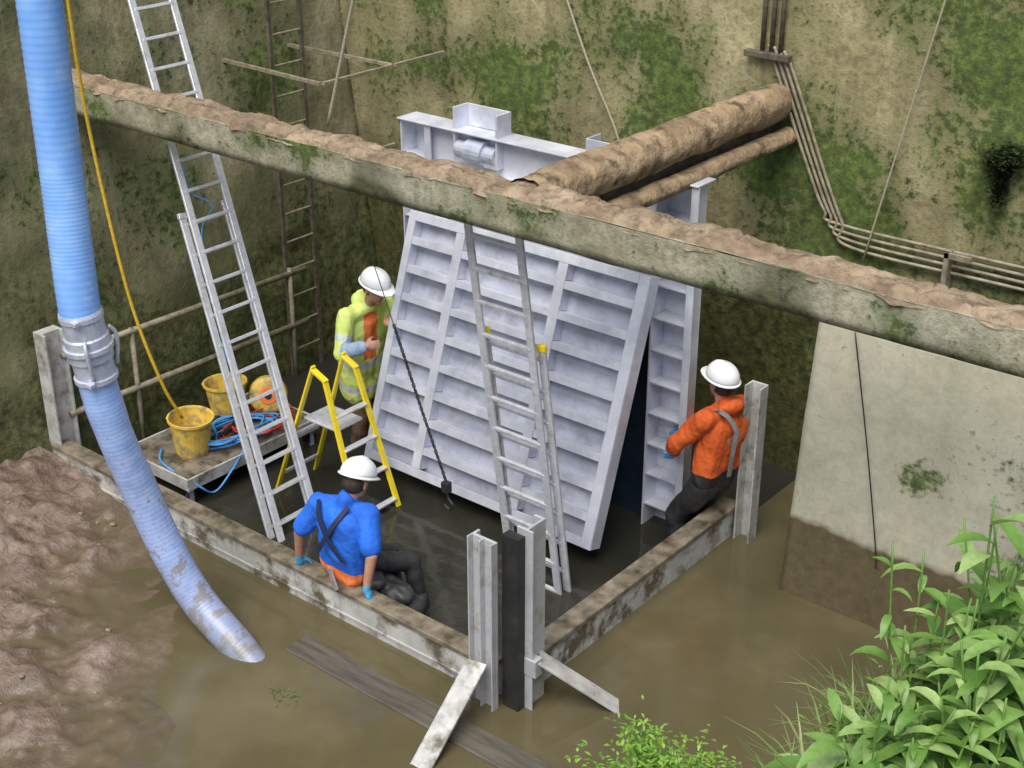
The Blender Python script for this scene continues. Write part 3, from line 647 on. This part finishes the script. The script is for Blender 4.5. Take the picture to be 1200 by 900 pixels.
def person(label,J,fw,hfw,hup,top,bottom,topmat,topmats,topfn,botmat,handcfg,build=1.0,hood=False,gloved=True,seed=1,hs=1.0):
    base=V((J['pelvis'][0],J['pelvis'][1],-.3))
    e=empty('person',base,label,'person')
    P={k:V(v) for k,v in J.items()}
    mb=MB(); r,f,u=face_frame(hfw,hup); R=Matrix((r,f,u)).transposed()
    fr_,ff,fu=face_frame(fw,P['neck']-P['pelvis']); RT=Matrix((fr_,ff,fu)).transposed()
    def torso(mb,g):
        mid=(P['pelvis']+P['chest'])/2
        mb.ell(P['pelvis'],(.15*build+g,.105*build+g,.13+g),RT)
        mb.ell(mid,(.14*build+g,.10*build+g,.20+g),RT)
        mb.ell(P['chest'],(.16*build+g,.11*build+g,.19+g),RT)
        mb.cap(P['shL'],.058+g,P['shR'],.058+g)
        mb.cap(P['chest']+fu*.05,.10+g,P['neck']-fu*.06,.065+g)
    def leg(mb,s,g):
        a,b_,c=P['hip'+s],P['kn'+s],P['an'+s]
        mb.cap(a,.088+g,b_,.058+g); mb.cap(b_,.058+g,c,.040+g)
        m_=b_+(c-b_)*.3; mb.ell(m_,(.055+g,.058+g,.1),None)
    torso(mb,0)
    for s in 'LR':
        a,b_,c=P['sh'+s],P['el'+s],P['ha'+s]
        mb.cap(a,.056,b_,.042); mb.cap(b_,.043,c,.028); leg(mb,s,0)
    mb.cap(P['neck']-fu*.05,.060,P['head']-u*.04,.055)
    hc=P['head']
    def E(c,rr): mb.ell(c,tuple(q*hs for q in rr),R)
    E(hc+(u*.03-f*.005)*hs,(.077,.097,.088)); E(hc+(-u*.035+f*.025)*hs,(.060,.068,.075)); E(hc+(-u*.085+f*.055)*hs,(.032,.030,.026))
    mb.cap(hc+(u*.025+f*.088)*hs,.012,hc+(-u*.018+f*.108)*hs,.016); E(hc+(u*.036+f*.078)*hs,(.052,.018,.012))
    E(hc+(-u*.052+f*.085)*hs,(.026,.014,.012))
    for sg in (-1,1): E(hc+(r*sg*.078-f*.005)*hs,(.010,.022,.032))
    for s in 'LR':
        cfg=handcfg[s]; hand(mb,P['ha'+s],cfg[0],cfg[1],cfg[2],cfg[3])
        mb.cap(P['an'+s],.045,P['an'+s]+V(fw).normalized()*.14-V((0,0,.05)),.035)
    def bfn(c):
        for s in 'LR':
            if gloved and (c-(P['ha'+s]+V(handcfg[s][0]).normalized()*.07)).length<.115: return 1
        return 0
    remeshed('body',mb,.0085,['skin','glove'],base,e,bfn,smooth_it=2,label='figure with %s'%('blue gloves' if gloved else 'bare hands'))
    for sg in (-1,1):
        m2=MB(); m2.ell(hc+(r*sg*.031+f*.089+u*.020)*hs,(.012,.007,.007),R); mesh_obj('eye',m2,['eye'],base,e,smooth=True)
    m2=MB(); m2.ell(hc+(-u*.052+f*.098)*hs,(.021,.004,.005),R); mesh_obj('mouth',m2,['lip'],base,e,smooth=True)
    m2=MB(); m2.ell(hc-f*.03*hs,(.081*hs,.078*hs,.075*hs),R); mesh_obj('hair',m2,['hair'],base,e,smooth=True)
    hat=hc+u*.055*hs
    m2=MB(); nu,nv=32,10; vs=[];fs=[]
    for j in range(nv+1):
        ph=math.pi/2*j/nv
        for i in range(nu):
            a=2*math.pi*i/nu; rr=math.cos(ph)
            ridge=.007*max(0,1-abs(math.cos(a)*rr)/.22)
            vs.append(hat+R@V((.112*rr*math.cos(a),.138*rr*math.sin(a),(.118+ridge)*math.sin(ph)**.9))*hs)
    for j in range(nv):
        for i in range(nu): fs.append((j*nu+i,j*nu+(i+1)%nu,(j+1)*nu+(i+1)%nu,(j+1)*nu+i))
    m2.add(vs,fs)
    ho=mesh_obj('hard_hat',m2,['helmet'],base,e,smooth=True,label='white hard hat with short peak')
    md=ho.modifiers.new('s','SOLIDIFY'); md.thickness=.004
    m2=MB(); vs=[];fs=[]
    for i in range(nu):
        a=2*math.pi*i/nu; pk=max(0,math.sin(a))**3*.045
        for k,(ex,zz) in enumerate(((0,.004),(.012+pk,-.004-pk*.25),(.012+pk,-.010-pk*.25),(-.004,-.004))):
            vs.append(hat+R@V(((.112+ex*.8)*math.cos(a),(.138+ex)*math.sin(a),zz))*hs)
    for i in range(nu):
        i2=(i+1)%nu
        for k in range(4): fs.append((i*4+k,i2*4+k,i2*4+(k+1)%4,i*4+(k+1)%4))
    m2.add(vs,fs); mesh_obj('brim',m2,['helmet'],base,ho,smooth=False)
    mb=MB()
    bw=top.get('bw',.105)*build; br=top.get('br',.105)*build
    hem=top.get('hem',.0)
    low=P['pelvis']-fu*hem; hi=P['chest']+fu*.06
    for sx in (-1,-.33,.33,1):
        mb.cap(low+fr_*sx*(bw*.95),br*(1.02 if abs(sx)<.5 else .95),hi+fr_*sx*bw*.92,br*(1.04 if abs(sx)<.5 else .93))
    mb.cap(P['shL'],.080,P['shR'],.080)
    mb.cap(P['chest']+fu*.08,.125,P['neck']-fu*.04,.075)
    for s in 'LR':
        a,b_,c=P['sh'+s],P['el'+s],P['ha'+s]
        if top.get('short'): mb.cap(a,.080,a+(b_-a)*.80,.072)
        else: mb.cap(a,.084,b_,.070); mb.cap(b_,.072,c-(c-b_)*.12,.052)
    mb.cap(P['neck']-fu*.05-ff*.02,.078,P['neck']-ff*.015,.068)
    if hood: mb.ell(P['neck']-ff*.075-fu*.005,(.115,.07,.07),RT)
    remeshed(topmat[0],mb,.010,topmats,base,e,topfn,wr=top.get('wr',.009),wscale=5,smooth_it=6,label=topmat[1],seed=seed)
    mb=MB(); mb.ell(P['pelvis']-fu*.03,(.15*build,.11*build,.12),RT)
    for s in 'LR': leg(mb,s,bottom.get('g',.014)); mb.cap(P['hip'+s],.095,(P['hip'+s]+P['pelvis'])/2,.10)
    remeshed(botmat[0],mb,.012,[botmat[2]],base,e,None,wr=.005,wscale=6,label=botmat[1],seed=seed+4,smooth_it=6)
    for s in 'LR':
        m2=MB(); a=P['an'+s]; ff2=V(fw).normalized()
        m2.cap(a+V((0,0,.10)),.062,a+V((0,0,-.02)),.058); m2.cap(a-V((0,0,.04))-ff2*.03,.05,a-V((0,0,.055))+ff2*.16,.045)
        remeshed('boot',m2,.012,['wader'],base,e)
    return e,base,P,(fr_,ff,fu)
def path_strip(name,pts,w,nrm,mat,base,parent,th=.006):
    mb=MB(); pts=spline(pts,6)
    for a,b_ in zip(pts[:-1],pts[1:]): mb.bar(a-(b_-a)*.05,b_+(b_-a)*.05,w,th,side=nrm)
    mesh_obj(name,mb,[mat],base,parent)
# green worker, side on, both hands at the gate's left edge
gx=.05
J=dict(pelvis=(-8.36+gx,8.10,.68),chest=(-8.27+gx,8.05,1.07),neck=(-8.18+gx,8.02,1.34),head=(-8.07+gx,8.00,1.48),
 shL=(-8.20+gx,8.25,1.24),shR=(-8.23+gx,7.82,1.24),elL=(-8.00+gx,8.28,1.02),haL=(-7.93,8.08,1.22),elR=(-8.20+gx,7.70,.95),haR=(-7.93,7.76,1.05),
 hipL=(-8.36+gx,8.20,.60),hipR=(-8.37+gx,8.01,.60),knL=(-8.26+gx,8.23,.18),knR=(-8.30+gx,8.0,.17),anL=(-8.36+gx,8.24,-.22),anR=(-8.40+gx,7.98,-.22))
PV=V(J['pelvis']); Ax=(V(J['neck'])-PV).normalized()
ER=V(J['elR']); HR=V(J['haR']); SR=V(J['shR'])
def seg_t(c,a,b):
    ab=b-a; t=(c-a).dot(ab)/ab.length_squared; tc=max(0,min(1,t)); return t,(c-(a+ab*tc)).length
def gfn(c):
    tt,dd=seg_t(c,ER,HR)
    if tt>.15 and dd<.09 and c.x>-8.12: return 3
    t2,d2=seg_t(c,SR,ER)
    if 0.35<t2<1.2 and d2<.10 and (c.y<7.80):
        return 1 if .50<t2<.68 else 0
    h=(c-PV).dot(Ax)
    if abs(h+.14)<.032 or abs(h-.12)<.034: return 1
    q=c-V((-8.28+gx,8.06,.9))
    if q.dot(V((.98,-.1,0)))>.10 and .17<h<.62 and abs(q.dot(V((.1,.98,0)))+.05)<.065: return 2
    return 0
person('worker in hi-vis yellow jacket and white hard hat gripping gate edge',J,(.99,-.08,0),(.97,-.10,-.24),(.24,-.02,1),dict(hem=.22,bw=.10,br=.125,wr=.010),{},('jacket','long loose hi-vis yellow jacket with reflective bands, open over orange'),['hivis','reflect','hiorange','sleeve'],gfn,('trousers','brown work trousers','brown'),
 {'L':((.55,-.8,.1),(.2,-.3,-.8),(.2,.2,.9),1.0),'R':((.75,.55,.15),(.1,.9,-.1),(-.2,.1,.95),1.1)},1.20,True,gloved=False,seed=2,hs=1.07)
dx=.07
J=dict(pelvis=(-4.93+.03,8.46,.60),chest=(-4.93+dx,8.50,.95),neck=(-4.94+dx,8.50,1.20),head=(-4.98+dx,8.50,1.345),
 shL=(-4.99+dx,8.31,1.11),shR=(-4.92+dx,8.69,1.11),elL=(-5.13,8.25,.86),haL=(-5.19,8.34,.74),elR=(-5.12,8.72,.88),haR=(-5.24,8.58,.80),
 hipL=(-4.93,8.37,.52),hipR=(-4.91,8.55,.52),knL=(-5.14,8.34,.20),knR=(-5.12,8.58,.18),anL=(-5.09,8.34,-.22),anR=(-5.04,8.58,-.22))
def ofn(c): return 1 if c.z<.66+.02*math.sin(c.y*30) and c.x>-5.06 else 0
e2,b2,P2,F2=person('worker in orange hooded fleece and black waders with white hard hat',J,(-.96,.2,0),(-.93,.30,.12),(.05,.0,1),dict(hem=.0,wr=.010),{'g':.03},('fleece','orange hooded fleece top tucked into black waders'),['orange','wader'],ofn,('waders','wet black rubber waders','wader'),
 {'L':((-.5,.2,-.8),(-.6,.6,.3),(-.2,-.2,1),.8),'R':((-.8,.1,-.5),(-.5,-.5,-.3),(-.1,0,1),.8)},1.08,True,gloved=True,seed=5,hs=1.05)
c=P2['chest']
path_strip('shoulder_strap',[c+V((.14,-.12,-.28)),c+V((.155,-.12,-.1)),c+V((.145,-.08,.1)),c+V((.05,-.13,.235)),c+V((-.08,-.14,.19))],.035,(1,-.4,0),'strap',b2,e2)
# blue worker on the barrier, back to the viewer, legs tucked low inside
J=dict(pelvis=(-6.45,6.03,.42),chest=(-6.42,5.98,.72),neck=(-6.38,6.01,.94),head=(-6.35,6.07,1.05),
 shL=(-6.61,5.95,.84),shR=(-6.23,6.05,.84),elL=(-6.74,5.86,.60),haL=(-6.80,5.89,.34),elR=(-6.11,5.95,.60),haR=(-6.13,5.90,.34),
 hipL=(-6.53,6.10,.36),hipR=(-6.38,6.10,.36),knL=(-6.44,6.46,.26),knR=(-6.20,6.44,.28),anL=(-6.36,6.45,-.12),anR=(-6.10,6.42,-.10))
def bfn(c): return 1 if c.z<.385 else 0
e3,b3,P3,F3=person('worker in blue shirt and white hard hat sitting on low barrier',J,(.1,.98,0),(-.1,.94,-.45),(0,.05,1),dict(short=True,hem=.06,bw=.105,br=.12,wr=.008),{'g':.01},('shirt','bright blue short-sleeved shirt over orange hi-vis'),['blue','hiorange'],bfn,('waders','black rubber waders folded at waist','wader'),
 {'L':((-.1,.25,-.6),(.2,.2,-1),(.9,.2,0),.9),'R':((.1,.25,-.6),(-.2,.2,-1),(-.9,.2,0),.9)},1.05,False,gloved=True,seed=8,hs=1.08)
c=P3['chest']
path_strip('harness_strap',[c+V((-.13,-.09,.20)),c+V((-.07,-.150,.10)),c+V((.02,-.155,-.06)),c+V((.12,-.125,-.2))],.035,(0,1,0),'navy',b3,e3,.012)
path_strip('harness_strap',[c+V((.12,-.05,.21)),c+V((.07,-.135,.10)),c+V((-.02,-.155,-.05)),c+V((-.13,-.13,-.2))],.035,(0,1,0),'navy',b3,e3,.012)
pv=P3['pelvis']
mb=MB(); mb.bar(pv+V((-.02,-.155,-.03)),pv+V((.08,-.185,-.16)),.045,.010,side=(0,1,0)); mesh_obj('loose_strap',mb,['strap'],b3,e3,bev=.003)
mb=MB()
for (x,y,z,a,b_,c_) in ((-6.24,6.06,.30,.13,.08,.06),(-6.08,6.14,.22,.16,.10,.07),(-6.0,6.20,.12,.14,.10,.10),(-6.2,6.16,.18,.16,.12,.10)): mb.ell((x,y,z),(a,b_,c_))
remeshed('folded_bib',mb,.014,['wader'],b3,e3,None,wr=.012,wscale=7,seed=3,label='crumpled black wader bib hanging over the barrier',smooth_it=6)
bpy.data.scenes.remove(tmps)
# ------------------------------------------------------------------ vegetation
def leaf(mb,base,d,L,w,tint,droop=.6,seg=5,fold=.25):
    d=V(d).normalized(); side=d.cross(V((0,0,1)))
    if side.length<.05: side=V((1,0,0))
    side.normalize()
    p=V(base); vs=[]; dirc=d.copy()
    for i in range(seg+1):
        t=i/seg; ww=w*(math.sin(math.pi*min(1,(t*.93+.04))**.8))*.5
        n=side.cross(dirc).normalized()
        vs+= [p-side*ww+n*ww*fold, p.copy(), p+side*ww+n*ww*fold]
        p=p+dirc*L/seg
        dirc=(dirc+V((0,0,-droop/seg*1.3))).normalized()
    fs=[]
    for i in range(seg):
        a=i*3; fs+=[(a,a+1,a+4,a+3),(a+1,a+2,a+5,a+4)]
    mb.add(vs,fs,0,tint)
def broadplant(x,y,z,h,nst,label,seed,Lr=(.09,.22),mat='leaf'):
    random.seed(seed); mb=MB()
    for s in range(nst):
        a=random.uniform(0,6.28); sp=random.uniform(.05,.42)
        top=V((x+math.cos(a)*sp*h*.6,y+math.sin(a)*sp*h*.6,z+h*random.uniform(.5,1)))
        b0=V((x+math.cos(a)*.06,y+math.sin(a)*.06,z-.05))
        pts=spline([b0,(b0+top)/2+V((random.uniform(-.05,.05),random.uniform(-.05,.05),.04)),top],5)
        o=len(mb.v); mb.tube(pts,[.004]*len(pts),5); mb.t+=[.45]*(len(mb.v)-o)
        m=random.randint(7,11)
        for i in range(m):
            t=.2+.8*i/m; q=pts[min(len(pts)-1,int(t*(len(pts)-1)))]
            an=i*2.4+random.uniform(-.7,.7)
            L=random.uniform(*Lr)*(1.15-.45*t)
            el=.1+.9*t*random.uniform(.2,1.2)
            leaf(mb,q,(math.cos(an),math.sin(an),el),L,L*random.uniform(.24,.36),min(1,max(0,.25+.5*t+random.uniform(-.4,.35))),random.uniform(.5,1.8),5,random.uniform(.1,.5))
    mesh_obj('leafy_plant',mb,[mat],(x,y,z),smooth=True,label=label,cat='plant',group='broad-leaved weeds on the bank')
pl=[(-1.28,4.06,2.65,1.15,7),(-1.18,4.12,2.70,1.05,6),(-1.38,3.92,2.6,.95,6),(-1.24,3.90,2.7,.92,7),(-1.44,3.76,2.55,.80,6),(-1.22,3.74,2.7,.78,6),(-1.45,3.58,2.5,.66,6),(-1.28,3.58,2.65,.66,6),(-1.14,3.55,2.7,.62,6),(-1.36,3.40,2.5,.56,6),(-1.20,3.38,2.65,.5,6),(-1.54,3.46,2.35,.5,6),(-1.08,3.85,2.7,.9,6),(-1.30,3.26,2.5,.42,5)]
for i,(x,y,z,h,n_) in enumerate(pl):
    broadplant(x,y,z,h,n_,'broad-leaved pale green weed growing on the bank edge',20+i,(.10,.22) if i%3 else (.18,.32))
def bush(x,y,z,r,n_,label,seed,mat='fern',ls=(.03,.06),name='bush',sq=.8):
    random.seed(seed); mb=MB()
    for s in range(26):
        a=random.uniform(0,6.28); q=r*math.sqrt(random.random()); top=V((x+q*math.cos(a),y+q*math.sin(a),z+r*sq*(1.1-(q/r)**2*.7)*random.uniform(.6,1.15)))
        b0=V((x,y,z-.3)); pts=spline([b0,(b0+top)/2+V((0,0,.1)),top],4)
        o=len(mb.v); mb.tube(pts,.003,4); mb.t+=[.2]*(len(mb.v)-o)
        for i in range(n_//26):
            t=random.random()**.6; p=pts[int(t*(len(pts)-1))]+V([random.gauss(0,.05) for _ in range(3)])*(r/.4)
            an=random.uniform(0,6.28)
            leaf(mb,p,(math.cos(an),math.sin(an),random.uniform(-.2,.7)),random.uniform(*ls),random.uniform(*ls)*.42,min(1,max(0,.1+.65*t+random.uniform(-.3,.25))),.5,2,.1)
    mesh_obj(name,mb,[mat],(x,y,z),smooth=False,label=label,cat='bush')
bush(-2.27,3.72,2.08,.38,4200,'small bright green fine-leaved bush on the bank',51,ls=(.018,.04))
bush(-1.98,3.62,2.00,.28,2200,'low feathery green bush beside the weeds',52,ls=(.018,.04))
bush(-1.50,4.10,2.55,.30,1600,'feathery weed leaning over the water',53,ls=(.02,.05))
bush(-1.62,3.70,2.25,.34,1800,'scrubby green undergrowth at the bank edge',55,ls=(.03,.06))
bush(-3.55,9.9,2.98,.20,1300,'dark weed clump growing from the wall',54,'darkleaf',(.03,.06),'weed_clump',.7)
random.seed(77); mb=MB()
for i in range(2200):
    x=random.uniform(-1.8,-.8); y=random.uniform(2.8,4.5); z=bank(x,y)
    if z<1.2: continue
    a=random.uniform(0,6.28); L=random.uniform(.15,.50)
    leaf(mb,(x,y,z-.02),(math.cos(a)*.5,math.sin(a)*.5,1),L,random.uniform(.005,.012),random.random()*.8,random.uniform(.6,1.8),4,.1)
mesh_obj('grass',mb,['grass'],kind='stuff',label='rough grass covering the bank')
random.seed(9)
for i in range(34):
    x=random.uniform(-9.4,-6.6); y=random.uniform(3.4,5.6); h=height(x,y)
    if h<.03: continue
    mb=MB(); r=random.uniform(.010,.03); mb.ell((x,y,h),(r,r*.8,r*.6),Matrix.Rotation(random.random()*3,3,'Z'),0,8,6)
    mesh_obj('stone',mb,['mudtop'],(x,y,h),smooth=True,label='small muddy stone on wet mud',cat='stone',group='stones on the mud')
mb=MB()
for i in range(30):
    x=random.gauss(-6.05,.06); y=random.gauss(5.02,.04); a=random.uniform(0,6.28)
    leaf(mb,(x,y,.006),(math.cos(a),math.sin(a),.15),random.uniform(.015,.035),.01,random.random()*.6,.2,2,.1)
mesh_obj('floating_weed',mb,['fern'],(-6.05,5.02,0),label='small tuft of green weed floating on water',kind='stuff')
# ------------------------------------------------------------------ camera + light
cam=bpy.data.cameras.new('camera'); co=link(bpy.data.objects.new('camera',cam)); co.location=(0,0,6)
co.rotation_euler=(math.radians(90-25.67),0,math.radians(39.2)); cam.sensor_width=36; cam.lens=50.49; cam.clip_end=300; cam.clip_start=.05
scene.camera=co
w=bpy.data.worlds.new('World'); scene.world=w; w.use_nodes=True; nt=w.node_tree
az=math.radians(165); el=math.radians(60)
sky=nt.nodes.new('ShaderNodeTexSky'); sky.sky_type='NISHITA'; sky.sun_disc=False; sky.sun_elevation=el; sky.sun_rotation=az; sky.air_density=1.0; sky.dust_density=2
bg=nt.nodes['Background']; nt.links.new(sky.outputs[0],bg.inputs[0]); bg.inputs[1].default_value=.15
sl=bpy.data.lights.new('sun','SUN'); so=link(bpy.data.objects.new('sun',sl)); sl.energy=4.0; sl.angle=math.radians(45); sl.color=(1,.975,.92)
dirn=V((math.sin(az)*math.cos(el),math.cos(az)*math.cos(el),math.sin(el)))
so.rotation_euler=dirn.to_track_quat('Z','Y').to_euler()
scene.view_settings.view_transform='Standard'; scene.view_settings.look='None'; scene.view_settings.exposure=0
